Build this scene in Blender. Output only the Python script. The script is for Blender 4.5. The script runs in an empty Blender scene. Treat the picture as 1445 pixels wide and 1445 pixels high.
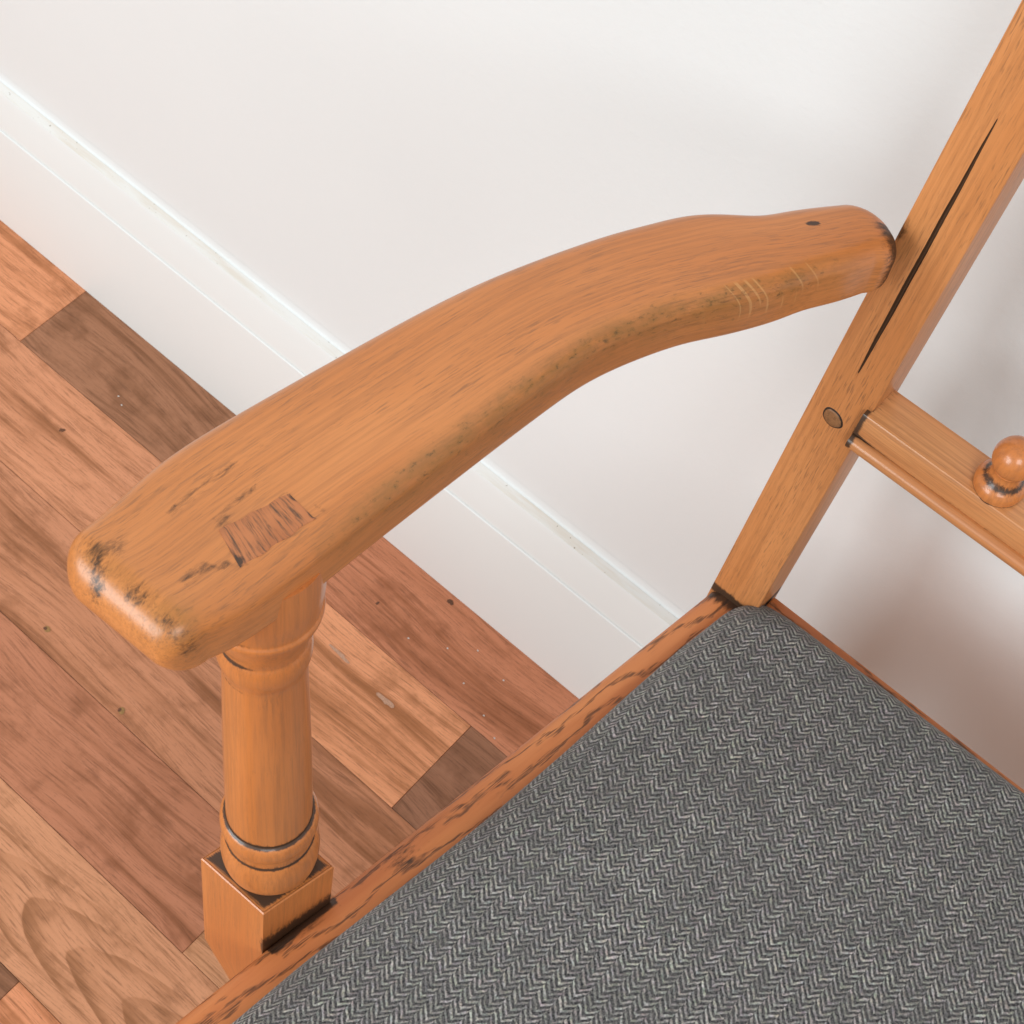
import bpy, bmesh, math, random
from mathutils import Vector, Matrix

random.seed(7)
SC = bpy.context.scene
COL = SC.collection

# ------------------------------------------------------------------ camera
cam_d = bpy.data.cameras.new("camera")
cam_d.sensor_width = 36.0
cam_d.lens = 58.55
cam_d.clip_start = 0.02
cam_d.clip_end = 50
cam = bpy.data.objects.new("camera", cam_d)
COL.objects.link(cam)
RM = Matrix(((0.751329, -0.600100, 0.274563), (0.655954, 0.633511, -0.410351), (0.072313, 0.488410, 0.869613)))
CPOS = Vector((0.0, -0.4522, 1.1399))
cam.matrix_world = Matrix.Translation(CPOS) @ RM.to_4x4()
cam_d.dof.use_dof = True
cam_d.dof.focus_distance = 0.66
cam_d.dof.aperture_fstop = 64
SC.camera = cam

# ------------------------------------------------------------------ light
w = bpy.data.worlds.new("World")
SC.world = w
w.use_nodes = True
w.node_tree.nodes["Background"].inputs[0].default_value = (1.0, 0.955, 0.895, 1)
w.node_tree.nodes["Background"].inputs[1].default_value = 0.50


def area(name, loc, target, sx, sy, power, color):
    d = bpy.data.lights.new(name, 'AREA')
    d.shape = 'RECTANGLE'
    d.size, d.size_y, d.energy, d.color = sx, sy, power, color
    o = bpy.data.objects.new(name, d)
    COL.objects.link(o)
    o.location = loc
    o.rotation_euler = (Vector(target) - Vector(loc)).to_track_quat('-Z', 'Y').to_euler()
    return o


area("ceiling_bounce", (1.25, -1.75, 2.45), (-0.1, -0.10, 0.5), 1.15, 1.15, 30, (0.93, 0.98, 1.0))
area("window_light", (-1.25, -2.75, 1.70), (-0.2, -0.2, 0.60), 1.75, 1.45, 70, (0.89, 0.975, 1.0))

SC.view_settings.view_transform = 'Standard'
SC.view_settings.look = 'None'
SC.view_settings.exposure = 0.0
SC.view_settings.gamma = 1.0
SC.render.engine = 'CYCLES'


# ------------------------------------------------------------------ node helpers
class NT:
    def __init__(self, name):
        self.m = bpy.data.materials.new(name)
        self.m.use_nodes = True
        self.t = self.m.node_tree
        self.b = self.t.nodes["Principled BSDF"]

    def n(self, typ, **kw):
        nd = self.t.nodes.new(typ)
        for k, v in kw.items():
            setattr(nd, k, v)
        return nd

    def put(self, sock, v):
        if hasattr(v, 'is_output') or isinstance(v, bpy.types.NodeSocket):
            self.t.links.new(v, sock)
        elif isinstance(v, (tuple, list)) and len(v) == 3 and sock.type == 'RGBA':
            sock.default_value = (*v, 1)
        else:
            sock.default_value = v

    def attr(self, name, out='Vector'):
        return self.n('ShaderNodeAttribute', attribute_name=name).outputs[out]

    def objcol(self):
        return self.n('ShaderNodeObjectInfo').outputs['Color']

    def vmul(self, v, s):
        nd = self.n('ShaderNodeVectorMath', operation='MULTIPLY')
        self.put(nd.inputs[0], v)
        nd.inputs[1].default_value = s
        return nd.outputs[0]

    def vadd(self, a, b):
        nd = self.n('ShaderNodeVectorMath', operation='ADD')
        self.put(nd.inputs[0], a)
        self.put(nd.inputs[1], b)
        return nd.outputs[0]

    def sep(self, v):
        nd = self.n('ShaderNodeSeparateXYZ')
        self.put(nd.inputs[0], v)
        return nd.outputs

    def comb(self, x, y, z):
        nd = self.n('ShaderNodeCombineXYZ')
        for i, v in enumerate((x, y, z)):
            self.put(nd.inputs[i], v)
        return nd.outputs[0]

    def noise(self, v, scale=1.0, detail=3.0, rough=0.5, dist=0.0, out='Fac'):
        nd = self.n('ShaderNodeTexNoise')
        self.put(nd.inputs['Vector'], v)
        nd.inputs['Scale'].default_value = scale
        nd.inputs['Detail'].default_value = detail
        nd.inputs['Roughness'].default_value = rough
        nd.inputs['Distortion'].default_value = dist
        return nd.outputs[out]

    def math(self, op, a, b=0.0, c=0.0, clamp=False):
        nd = self.n('ShaderNodeMath', operation=op, use_clamp=clamp)
        self.put(nd.inputs[0], a)
        self.put(nd.inputs[1], b)
        self.put(nd.inputs[2], c)
        return nd.outputs[0]

    def ramp(self, f, a, b, lo=0.0, hi=1.0, smooth=True):
        nd = self.n('ShaderNodeMapRange', interpolation_type='SMOOTHSTEP' if smooth else 'LINEAR')
        for i, v in enumerate((f, a, b, lo, hi)):
            self.put(nd.inputs[i], v)
        return nd.outputs[0]

    def mix(self, f, a, b, mode='MIX'):
        nd = self.n('ShaderNodeMix', data_type='RGBA', blend_type=mode)
        self.put(nd.inputs[0], f)
        self.put(nd.inputs[6], a)
        self.put(nd.inputs[7], b)
        return nd.outputs[2]

    def bump(self, h, strength, dist):
        nd = self.n('ShaderNodeBump')
        self.put(nd.inputs['Height'], h)
        nd.inputs['Strength'].default_value = strength
        nd.inputs['Distance'].default_value = dist
        self.t.links.new(nd.outputs[0], self.b.inputs['Normal'])

    def set(self, **kw):
        for k, v in kw.items():
            self.put(self.b.inputs[k.replace('_', ' ')], v)


def srgb(r, g, b):
    f = lambda c: (c / 255 / 12.92) if c / 255 <= 0.04045 else ((c / 255 + 0.055) / 1.055) ** 2.4
    return (f(r), f(g), f(b))


# ------------------------------------------------------------------ materials
def beech(name, base, deep, dark=(0.028, 0.016, 0.010), rough=0.30, fleck=0.55, coat=0.0, crough=0.13):
    t = NT(name)
    g = t.attr('grain')
    st = t.attr('stain', 'Fac')
    tone = t.noise(t.vmul(g, (7, 34, 34)), 1, 3, 0.55, 0.2)
    col = t.mix(t.ramp(tone, 0.25, 0.75), base, deep)
    lines = t.noise(t.vmul(g, (14, 640, 640)), 1, 4, 0.65)
    col = t.mix(t.ramp(lines, 0.38, 0.70, 0, 0.60), col, t.mix(0.5, deep, (0.24, 0.10, 0.042)))
    fine = t.noise(t.vmul(g, (60, 900, 900)), 1, 3, 0.6)
    # short dark ray flecks along the grain
    fl = t.noise(t.vmul(g, (120, 1700, 1700)), 1, 2, 0.5)
    patch = t.noise(t.vmul(g, (16, 60, 60)), 1, 4, 0.65)
    flk = t.math('MULTIPLY', t.ramp(fl, 0.53, 0.68), t.ramp(patch, 0.36, 0.66, 0.18, 1.0))
    col = t.mix(t.math('MULTIPLY', flk, fleck), col, (0.20, 0.092, 0.044))
    # rubbed dark wax left in streaks
    pat2 = t.noise(t.vmul(g, (14, 70, 70)), 1, 3, 0.6)
    stn = t.noise(t.vmul(g, (120, 1000, 1000)), 1, 4, 0.65)
    rub = t.math('MULTIPLY', t.ramp(pat2, 0.55, 0.75), t.ramp(stn, 0.47, 0.66))
    col = t.mix(t.math('MULTIPLY', rub, 0.32), col, (0.10, 0.056, 0.032))
    # olive brown glaze, mottled
    gl = t.attr('glaze', 'Fac')
    mot = t.noise(t.vmul(g, (330, 520, 520)), 1, 4, 0.7)
    mot2 = t.noise(t.vmul(g, (90, 160, 160)), 1, 3, 0.6)
    gm = t.math('MULTIPLY', gl, t.math('ADD', t.ramp(mot2, 0.30, 0.66, 0.25, 0.75), t.ramp(mot, 0.45, 0.70, 0, 0.5)), clamp=True)
    col = t.mix(gm, col, (0.30, 0.135, 0.036))
    col = t.mix(t.math('MULTIPLY', gl, t.ramp(mot, 0.58, 0.70, 0, 0.75), clamp=True), col, (0.085, 0.050, 0.022))
    # pale medullary rays crossing the worn side edge
    xyz = t.sep(g)
    arc = t.math('ADD', xyz[0], t.math('MULTIPLY', t.math('MULTIPLY', t.math('ADD', xyz[2], 0.001), t.math('ADD', xyz[2], 0.001)), 22.0))
    ray = t.noise(t.comb(t.math('MULTIPLY', arc, 420.0), 0.0, t.math('MULTIPLY', xyz[2], 18.0)), 1, 1, 0.4)
    rayg = t.math('MULTIPLY', t.ramp(gl, 0.22, 0.5), t.ramp(xyz[0], 0.215, 0.235))
    col = t.mix(t.math('MULTIPLY', rayg, t.ramp(ray, 0.60, 0.66, 0, 0.42)), col, (0.72, 0.40, 0.16))
    # applied stain where the wear map says so
    sn = t.noise(t.vmul(g, (150, 640, 640)), 1, 5, 0.75, 0.6)
    s = t.math('ADD', t.math('MULTIPLY', st, 1.55), t.math('MULTIPLY', t.math('SUBTRACT', sn, 0.5), 1.5))
    on = t.ramp(st, 0.02, 0.12)
    sm = t.math('MULTIPLY', on, t.ramp(s, 0.38, 0.95))
    col = t.mix(t.math('MULTIPLY', sm, 0.93), col, dark)
    rg = t.math('ADD', t.ramp(tone, 0.2, 0.8, rough - 0.03, rough + 0.06), t.math('MULTIPLY', sm, 0.12))
    t.set(Base_Color=col, Roughness=rg)
    t.b.inputs['Specular IOR Level'].default_value = 0.45
    if coat:
        t.b.inputs['Coat Weight'].default_value = coat
        t.b.inputs['Coat Roughness'].default_value = crough
    h = t.math('SUBTRACT', t.math('MULTIPLY', fine, 0.4), t.math('MULTIPLY', flk, 0.6))
    t.bump(h, 0.16, 0.0004)
    return t.m


M_ARM = beech("honey beech", srgb(212, 137, 79), srgb(199, 122, 64), fleck=0.50, coat=0.08, crough=0.2)
M_POST = beech("turned beech", srgb(211, 131, 71), srgb(199, 118, 59), fleck=0.20, coat=0.4)
M_STILE = beech("stile beech", srgb(209, 141, 88), srgb(197, 126, 72), fleck=0.66)
M_RAIL = beech("pale beech", srgb(214, 151, 97), srgb(196, 125, 73), fleck=0.3, coat=0.35)


def oak(name):
    t = NT(name)
    g = t.attr('grain')
    st = t.attr('stain', 'Fac')
    warp = t.noise(t.vmul(g, (16, 46, 46)), 1, 4, 0.6)
    tone = t.noise(t.vmul(g, (10, 90, 90)), 1, 4, 0.55)
    col = t.mix(t.ramp(tone, 0.3, 0.7), srgb(204, 128, 76), srgb(184, 106, 60))
    xyz = t.sep(g)
    ring = t.math('SINE', t.math('ADD', t.math('MULTIPLY', xyz[1], 780),
                                 t.math('ADD', t.math('MULTIPLY', warp, 26), t.math('MULTIPLY', xyz[0], 85))))
    pores = t.noise(t.vmul(g, (70, 1500, 1500)), 1, 3, 0.6)
    p = t.math('MULTIPLY', t.ramp(ring, 0.35, 0.98), t.ramp(pores, 0.40, 0.56))
    col = t.mix(t.math('MULTIPLY', p, 0.78), col, (0.07, 0.030, 0.015))
    p2 = t.ramp(pores, 0.62, 0.72)
    col = t.mix(t.math('MULTIPLY', p2, 0.22), col, (0.09, 0.04, 0.02))
    sn = t.noise(t.vmul(g, (120, 420, 420)), 1, 4, 0.7)
    s = t.math('ADD', t.math('MULTIPLY', st, 1.55), t.math('MULTIPLY', t.math('SUBTRACT', sn, 0.5), 1.5))
    sm = t.math('MULTIPLY', t.ramp(st, 0.02, 0.12), t.ramp(s, 0.38, 0.95))
    col = t.mix(t.math('MULTIPLY', sm, 0.93), col, (0.025, 0.014, 0.009))
    t.set(Base_Color=col, Roughness=t.ramp(tone, 0.2, 0.8, 0.34, 0.44))
    t.b.inputs['Specular IOR Level'].default_value = 0.4
    t.bump(t.math('MULTIPLY', p, -1.0), 0.35, 0.0006)
    return t.m


M_OAK = oak("open grained oak")


def endgrain():
    t = NT("end grain")
    g = t.attr('grain')
    tone = t.noise(t.vmul(g, (60, 60, 60)), 1, 3)
    col = t.mix(t.ramp(tone, 0.3, 0.7), srgb(192, 119, 73), srgb(174, 103, 60))
    st = t.noise(t.vmul(g, (1250, 70, 60)), 1, 4, 0.7)
    st2 = t.noise(t.vmul(g, (420, 110, 90)), 1, 3, 0.6)
    d = t.math('MULTIPLY', t.ramp(st, 0.44, 0.62), t.ramp(st2, 0.36, 0.60, 0.15, 1.0))
    col = t.mix(t.math('MULTIPLY', d, 0.85), col, (0.05, 0.036, 0.024))
    s = t.attr('stain', 'Fac')
    col = t.mix(t.ramp(t.math('ADD', s, t.math('MULTIPLY', t.math('SUBTRACT', st, 0.5), 0.8)), 0.35, 0.7, 0, 0.9), col, (0.03, 0.02, 0.014))
    t.set(Base_Color=col, Roughness=0.4)
    t.bump(d, 0.2, -0.0003)
    return t.m


M_END = endgrain()


def floor_mat(name, cathedral=False):
    t = NT(name)
    g = t.attr('grain')
    oc = t.objcol()
    hs = t.n('ShaderNodeHueSaturation')
    hs.inputs['Value'].default_value = 0.53
    hs.inputs['Saturation'].default_value = 1.06
    t.put(hs.inputs['Color'], oc)
    hl = t.n('ShaderNodeHueSaturation')
    hl.inputs['Value'].default_value = 1.30
    hl.inputs['Saturation'].default_value = 0.96
    t.put(hl.inputs['Color'], oc)
    wv = t.noise(t.vmul(g, (3.0, 9, 9)), 1, 2, 0.5)
    gw = t.vadd(g, t.comb(0.0, t.math('MULTIPLY', t.math('SUBTRACT', wv, 0.5), 0.05), 0.0))
    broad = t.noise(t.vmul(gw, (2.2, 48, 48)), 1, 4, 0.6, 0.4)
    mid = t.noise(t.vmul(gw, (9, 210, 210)), 1, 5, 0.68, 0.25)
    fine = t.noise(t.vmul(gw, (45, 900, 900)), 1, 3, 0.65)
    cloud = t.noise(t.vmul(g, (26, 34, 34)), 1, 4, 0.6)
    if cathedral:
        x, y, z = t.sep(g)[0:3]
        wob = t.noise(t.vmul(g, (12, 30, 30)), 1, 3, 0.55)
        yy = t.math('ADD', y, 0.004)
        v = t.math('ADD', t.math('SUBTRACT', x, t.math('MULTIPLY', t.math('MULTIPLY', yy, yy), 105.0)), t.math('MULTIPLY', wob, 0.035))
        rg = t.math('FRACT', t.math('MULTIPLY', v, 19.0))
        band = t.math('MULTIPLY', t.ramp(rg, 0.0, 0.06), t.ramp(rg, 0.10, 0.85, 1.0, 0.0))
        edge = t.math('MULTIPLY', t.ramp(rg, 0.80, 0.93), t.ramp(rg, 0.93, 1.0, 1.0, 0.0))
        inside = t.ramp(t.math('ABSOLUTE', yy), 0.020, 0.036, 1.0, 0.12)
        broad = t.math('ADD', t.math('MULTIPLY', broad, 0.62), t.math('MULTIPLY', inside, t.math('SUBTRACT', t.math('MULTIPLY', band, 0.19), t.math('MULTIPLY', edge, 0.34))))
        broad = t.math('ADD', broad, 0.10)
    col = t.mix(t.ramp(broad, 0.36, 0.70, 0, 1), hl.outputs[0], oc)
    col = t.mix(t.ramp(broad, 0.50, 0.70, 0, 0.85), col, hs.outputs[0])
    col = t.mix(t.ramp(mid, 0.48, 0.70, 0, 0.62), col, hs.outputs[0])
    col = t.mix(t.ramp(mid, 0.46, 0.28, 0, 0.55), col, hl.outputs[0])
    col = t.mix(t.ramp(cloud, 0.50, 0.70, 0, 0.50), col, hs.outputs[0])
    col = t.mix(t.ramp(cloud, 0.45, 0.25, 0, 0.35), col, hl.outputs[0])
    col = t.mix(t.ramp(fine, 0.50, 0.70, 0, 0.55), col, t.mix(0.5, hs.outputs[0], (0.10, 0.045, 0.03)))
    fl = t.noise(t.vmul(g, (220, 1100, 1100)), 1, 2, 0.5)
    col = t.mix(t.ramp(fl, 0.60, 0.72, 0, 0.22), col, (0.10, 0.05, 0.03))
    t.set(Base_Color=col, Roughness=t.ramp(mid, 0.2, 0.8, 0.40, 0.52))
    t.b.inputs['Specular IOR Level'].default_value = 0.20
    t.bump(fine, 0.05, 0.0004)
    return t.m


M_FLOOR = floor_mat("floorboard wood")
M_CATH = floor_mat("floorboard wood cathedral", True)


def paint(name, col, rough, bumpscale, bstr, mottle=0.02):
    t = NT(name)
    tc = t.n('ShaderNodeTexCoord').outputs['Object']
    nn = t.noise(tc, 3.0, 4, 0.5)
    c2 = tuple(c * (1 - mottle * 2) for c in col)
    cc = t.mix(t.ramp(nn, 0.3, 0.7), col, c2)
    t.set(Base_Color=cc, Roughness=rough)
    b = t.noise(tc, bumpscale, 5, 0.6)
    t.bump(b, bstr, 0.001)
    return t, cc


t, _ = paint("wall paint", (0.80, 0.825, 0.835), 0.55, 260, 0.2, 0.012)
M_WALL = t.m
t, _ = paint("skirting gloss", (0.80, 0.81, 0.805), 0.42, 120, 0.03, 0.012)
M_SKIRT = t.m


def dusty():
    t = NT("dusty ledge paint")
    tc = t.n('ShaderNodeTexCoord').outputs['Object']
    n1 = t.noise(t.vmul(tc, (14, 120, 120)), 1, 4, 0.65)
    n2 = t.noise(t.vmul(tc, (420, 420, 420)), 1, 2, 0.5)
    col = t.mix(t.ramp(n1, 0.40, 0.68), (0.80, 0.785, 0.76), (0.74, 0.68, 0.61))
    col = t.mix(t.ramp(n2, 0.70, 0.76, 0, 0.8), col, (0.22, 0.16, 0.10))
    t.set(Base_Color=col, Roughness=0.6)
    return t.m


M_DUST = dusty()


def tweed():
    t = NT("herringbone tweed")
    g = t.attr('grain')          # metres across / along the seat
    wob = t.n('ShaderNodeTexNoise')
    t.put(wob.inputs['Vector'], t.vmul(g, (60, 60, 60)))
    wob.inputs['Detail'].default_value = 2
    wv = t.n('ShaderNodeVectorMath', operation='SUBTRACT')
    t.put(wv.inputs[0], wob.outputs['Color'])
    wv.inputs[1].default_value = (0.5, 0.5, 0.5)
    gg = t.vadd(g, t.vmul(wv.outputs[0], (0.0016, 0.0016, 0)))
    wob2 = t.n('ShaderNodeTexNoise')
    t.put(wob2.inputs['Vector'], t.vmul(g, (700, 700, 700)))
    wv2 = t.n('ShaderNodeVectorMath', operation='SUBTRACT')
    t.put(wv2.inputs[0], wob2.outputs['Color'])
    wv2.inputs[1].default_value = (0.5, 0.5, 0.5)
    gg = t.vadd(gg, t.vmul(wv2.outputs[0], (0.0006, 0.0006, 0)))
    x, y, z = t.sep(gg)[0:3]
    WH, WV, P = 0.0033, 0.0045, 0.0029
    T = WH + WV
    rep_ = t.math('FLOOR', t.math('DIVIDE', x, T))
    m = t.math('SUBTRACT', x, t.math('MULTIPLY', rep_, T))
    inh = t.math('LESS_THAN', m, WH)
    colid = t.math('ADD', t.math('MULTIPLY', rep_, 2.0), inh)
    down = t.math('ADD', t.math('SUBTRACT', 2 * WH, m), 0.42 * P)
    tri = t.math('ADD', t.math('MULTIPLY', inh, m), t.math('MULTIPLY', t.math('SUBTRACT', 1.0, inh), down))
    ph = t.math('DIVIDE', t.math('ADD', y, tri), P)
    fr = t.math('FRACT', t.math('ADD', ph, 200.0))
    st = t.math('MULTIPLY', t.ramp(fr, 0.02, 0.26), t.ramp(fr, 0.46, 0.72, 1.0, 0.0))
    wn = t.n('ShaderNodeTexWhiteNoise', noise_dimensions='2D')
    t.put(wn.inputs['Vector'], t.comb(t.math('FLOOR', t.math('ADD', ph, 200.0)), colid, 0.0))
    strk = t.ramp(wn.outputs['Value'], 0.0, 1.0, 0.46, 1.10, smooth=False)
    st = t.math('MULTIPLY', st, strk)
    yarn = t.noise(t.vmul(gg, (1100, 1100, 1)), 1, 3, 0.75)
    yarn2 = t.noise(t.vmul(t.vadd(gg, (3.0, 7.0, 0.0)), (900, 900, 1)), 1, 3, 0.75)
    blot = t.noise(t.vmul(g, (240, 240, 1)), 1, 3, 0.65)
    blot2 = t.noise(t.vmul(g, (40, 40, 1)), 1, 3, 0.6)
    dark = t.mix(t.ramp(yarn, 0.36, 0.66), (0.017, 0.018, 0.022), (0.14, 0.135, 0.134))
    light = t.mix(t.ramp(yarn2, 0.36, 0.66), (0.66, 0.635, 0.59), (0.23, 0.222, 0.214))
    tint = t.noise(t.vmul(g, (330, 330, 1)), 1, 1, 0.5, out='Color')
    light = t.mix(0.22, light, tint, 'OVERLAY')
    col = t.mix(t.math('MULTIPLY', st, t.ramp(blot, 0.32, 0.60, 1.0, 0.55)), dark, light)
    col = t.mix(t.ramp(blot2, 0.35, 0.65, 0.0, 0.22), col, (0.10, 0.097, 0.096))
    t.set(Base_Color=col, Roughness=0.92)
    t.b.inputs['Specular IOR Level'].default_value = 0.12
    t.b.inputs['Sheen Weight'].default_value = 0.28
    t.b.inputs['Sheen Roughness'].default_value = 0.45
    t.b.inputs['Sheen Tint'].default_value = (0.8, 0.78, 0.75, 1)
    hair = t.noise(t.vmul(g, (1400, 1400, 1)), 1, 3, 0.7)
    t.bump(t.math('ADD', st, t.math('MULTIPLY', hair, 0.7)), 0.55, 0.0006)
    return t.m


M_TWEED = tweed()


def plain(name, col, rough):
    t = NT(name)
    tc = t.n('ShaderNodeTexCoord').outputs['Object']
    n1 = t.noise(tc, 900, 3, 0.6)
    t.set(Base_Color=t.mix(t.ramp(n1, 0.3, 0.7), col, tuple(c * 0.72 for c in col)), Roughness=rough)
    return t.m


M_WOOL = plain("wool fibre", (0.30, 0.285, 0.265), 0.9)
M_PUTTY = plain("hole putty", srgb(160, 120, 70), 0.7)
M_HOLE = plain("hole shadow", srgb(112, 72, 50), 0.8)
M_SMEAR = plain("dried paint smear", srgb(206, 158, 130), 0.6)
M_PEG = beech("dowel end", srgb(158, 112, 74), srgb(126, 86, 54), fleck=0.3)
M_PEGRING = plain("dark glue line", (0.035, 0.02, 0.012), 0.6)


# ------------------------------------------------------------------ mesh helpers
def make(name, verts, faces, mat, parent=None, grain=None, stain=None, smooth=True, sharp=None, glaze=None):
    me = bpy.data.meshes.new(name)
    me.from_pydata([tuple(v) for v in verts], [], faces)
    me.update()
    bm = bmesh.new()
    bm.from_mesh(me)
    bmesh.ops.recalc_face_normals(bm, faces=bm.faces)
    bm.to_mesh(me)
    bm.free()
    if smooth:
        me.polygons.foreach_set('use_smooth', [True] * len(me.polygons))
        if sharp:
            me.set_sharp_from_angle(angle=math.radians(sharp))
    if grain is None:
        grain = [tuple(v) for v in verts]
    a = me.attributes.new('grain', 'FLOAT_VECTOR', 'POINT')
    a.data.foreach_set('vector', [c for v in grain for c in v])
    b = me.attributes.new('stain', 'FLOAT', 'POINT')
    b.data.foreach_set('value', list(stain) if stain is not None else [0.0] * len(verts))
    if glaze is not None:
        c = me.attributes.new('glaze', 'FLOAT', 'POINT')
        c.data.foreach_set('value', list(glaze))
    me.materials.append(mat)
    o = bpy.data.objects.new(name, me)
    COL.objects.link(o)
    if parent is not None:
        o.parent = parent
        o.matrix_parent_inverse = parent.matrix_world.inverted()
    return o


def loft(rings, cap=True):
    """rings: list of equally long vertex loops -> verts, faces"""
    n = len(rings[0])
    V = [p for r in rings for p in r]
    Fc = []
    for i in range(len(rings) - 1):
        for j in range(n):
            k = (j + 1) % n
            Fc.append((i * n + j, i * n + k, (i + 1) * n + k, (i + 1) * n + j))
    if cap:
        Fc.append(tuple(range(n - 1, -1, -1)))
        Fc.append(tuple((len(rings) - 1) * n + j for j in range(n)))
    return V, Fc


def frame_box(o, ex, ey, ez, bev=0.0012):
    """chamfered box from corner o with edge vectors; returns verts, faces, local coords"""
    L = [v.length for v in (ex, ey, ez)]
    u = [v / l for v, l in zip((ex, ey, ez), L)]
    bm = bmesh.new()
    bmesh.ops.create_cube(bm, size=1)
    for v in bm.verts:
        v.co = Vector(((v.co.x + .5) * L[0], (v.co.y + .5) * L[1], (v.co.z + .5) * L[2]))
    if bev:
        bmesh.ops.bevel(bm, geom=list(bm.edges), offset=bev, segments=2, affect='EDGES', profile=0.5)
    loc = [v.co.copy() for v in bm.verts]
    bm.verts.index_update()
    Fc = [tuple(v.index for v in f.verts) for f in bm.faces]
    bm.free()
    V = [o + u[0] * p.x + u[1] * p.y + u[2] * p.z for p in loc]
    return V, Fc, loc


def gauss(d, s):
    return math.exp(-(d / s) ** 2)


def seg_d(p, a, b):
    ax, ay = a
    bx, by = b
    dx, dy = bx - ax, by - ay
    t = max(0, min(1, ((p[0] - ax) * dx + (p[1] - ay) * dy) / (dx * dx + dy * dy + 1e-12)))
    return math.hypot(p[0] - ax - t * dx, p[1] - ay - t * dy)


def empty(name, loc):
    o = bpy.data.objects.new(name, None)
    o.empty_display_size = 0.05
    COL.objects.link(o)
    o.location = loc
    bpy.context.view_layer.update()
    return o


# ------------------------------------------------------------------ floor
floor = make('floor', [(-4, -4, -0.020), (3, -4, -0.020), (3, 0.03, -0.020), (-4, 0.03, -0.020)],
             [(0, 1, 2, 3)], plain("subfloor", srgb(120, 82, 62), 0.8), smooth=False)
floor['kind'] = 'structure'
floor['label'] = 'reddish brown hardwood floor of narrow boards along the white skirting'

Y_EDGES = [0.016, -0.0703, -0.1553, -0.2403, -0.3253, -0.4103] + [-0.4103 - 0.085 * k for k in range(1, 14)]
T_L, T_M, T_D, T_R = srgb(210, 150, 113), srgb(190, 130, 98), srgb(152, 108, 84), srgb(178, 117, 88)
known = {
    0: [(-2.4, -1.65, T_R), (-1.65, -0.7566, srgb(216, 149, 114)), (-0.7566, -0.46, srgb(160, 114, 91)), (-0.46, 0.35, srgb(196, 130, 102)), (0.35, 1.6, T_L)],
    1: [(-2.4, -1.25, T_M), (-1.25, -0.455, srgb(203, 142, 112)), (-0.455, -0.2634, srgb(224, 156, 120)), (-0.2634, 0.6, srgb(152, 108, 88)), (0.6, 1.6, T_R)],
    2: [(-2.4, -1.4, T_D), (-1.4, 0.25, srgb(190, 132, 104)), (0.25, 1.6, T_L)],
    3: [(-2.4, -1.1, T_L), (-1.1, -0.2975, srgb(180, 121, 96)), (-0.2975, 0.5, srgb(197, 144, 113)), (0.5, 1.6, T_M)],
    4: [(-2.4, -1.3, T_R), (-1.3, 0.05, srgb(198, 142, 112)), (0.05, 1.6, T_D)],
    5: [(-2.4, -1.5, T_L), (-1.5, -0.3632, srgb(150, 107, 86)), (-0.3632, 0.4, srgb(220, 150, 116)), (0.4, 1.6, T_M)],
}
GAP = 0.00018
nb = 0
boards = {}
for s in range(len(Y_EDGES) - 1):
    y1, y0 = Y_EDGES[s], Y_EDGES[s + 1]
    if s in known:
        row = known[s]
    else:
        x = -2.4 - random.random() * 0.5
        row = []
        while x < 1.6:
            l = random.uniform(0.6, 1.2)
            row.append((x, x + l, random.choice((T_L, T_M, T_D, T_R))))
            x += l
    for (xa, xb, c) in row:
        a, b, cc, d = xa + GAP, xb - GAP, y0 + GAP, y1 - GAP
        e = 0.00025
        dz = random.uniform(-0.00012, 0.00012)
        V = [(a, cc, -0.0195), (b, cc, -0.0195), (b, d, -0.0195), (a, d, -0.0195),
             (a, cc, dz - e), (b, cc, dz - e), (b, d, dz - e), (a, d, dz - e),
             (a + e, cc + e, dz), (b - e, cc + e, dz), (b - e, d - e, dz), (a + e, d - e, dz)]
        Fc = [(0, 3, 2, 1), (8, 9, 10, 11)]
        for k in range(4):
            m = (k + 1) % 4
            Fc += [(k, m, 4 + m, 4 + k), (4 + k, 4 + m, 8 + m, 8 + k)]
        ym = (y0 + y1) / 2
        cath = (s == 4 and xa < -0.5 < xb)
        ox, oy, oz = (0, 0, 0) if cath else (random.uniform(-9, 9), random.uniform(-3, 3), random.uniform(-3, 3))
        if cath:
            G = [(v[0] + 0.60, v[1] - ym, v[2]) for v in V]
        else:
            G = [(v[0] + ox, v[1] + oy, v[2] + oz) for v in V]
        o = make('floorboard', V, Fc, M_CATH if cath else M_FLOOR, floor, grain=G, smooth=False)
        o.color = (c[0] * 0.87, c[1] * 0.79, c[2] * 0.645, 1)
        boards[(s, round(xa, 3))] = o
        nb += 1


def disc(name, x, y, r, mat, parent, z=0.0004, irregular=0.25, sx=1.0, ang=0.0, n=14):
    V = [(x, y, z)]
    ph = random.uniform(0, 6.28)
    for k in range(n):
        a = 2 * math.pi * k / n
        rr = r * (1 + irregular * math.sin(2 * a + ph) * 0.6 + random.uniform(-irregular, irregular) * 0.5)
        px, py = rr * math.cos(a) * sx, rr * math.sin(a)
        V.append((x + px * math.cos(ang) - py * math.sin(ang), y + px * math.sin(ang) + py * math.cos(ang), z - 0.00015))
    Fc = [(0, 1 + k, 1 + (k + 1) % n) for k in range(n)]
    return make(name, V, Fc, mat, parent)


def board_at(x, y):
    for s in range(len(Y_EDGES) - 1):
        if Y_EDGES[s + 1] <= y < Y_EDGES[s]:
            row = [k for k in boards if k[0] == s and k[1] <= x]
            return boards[max(row, key=lambda k: k[1])]


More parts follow.
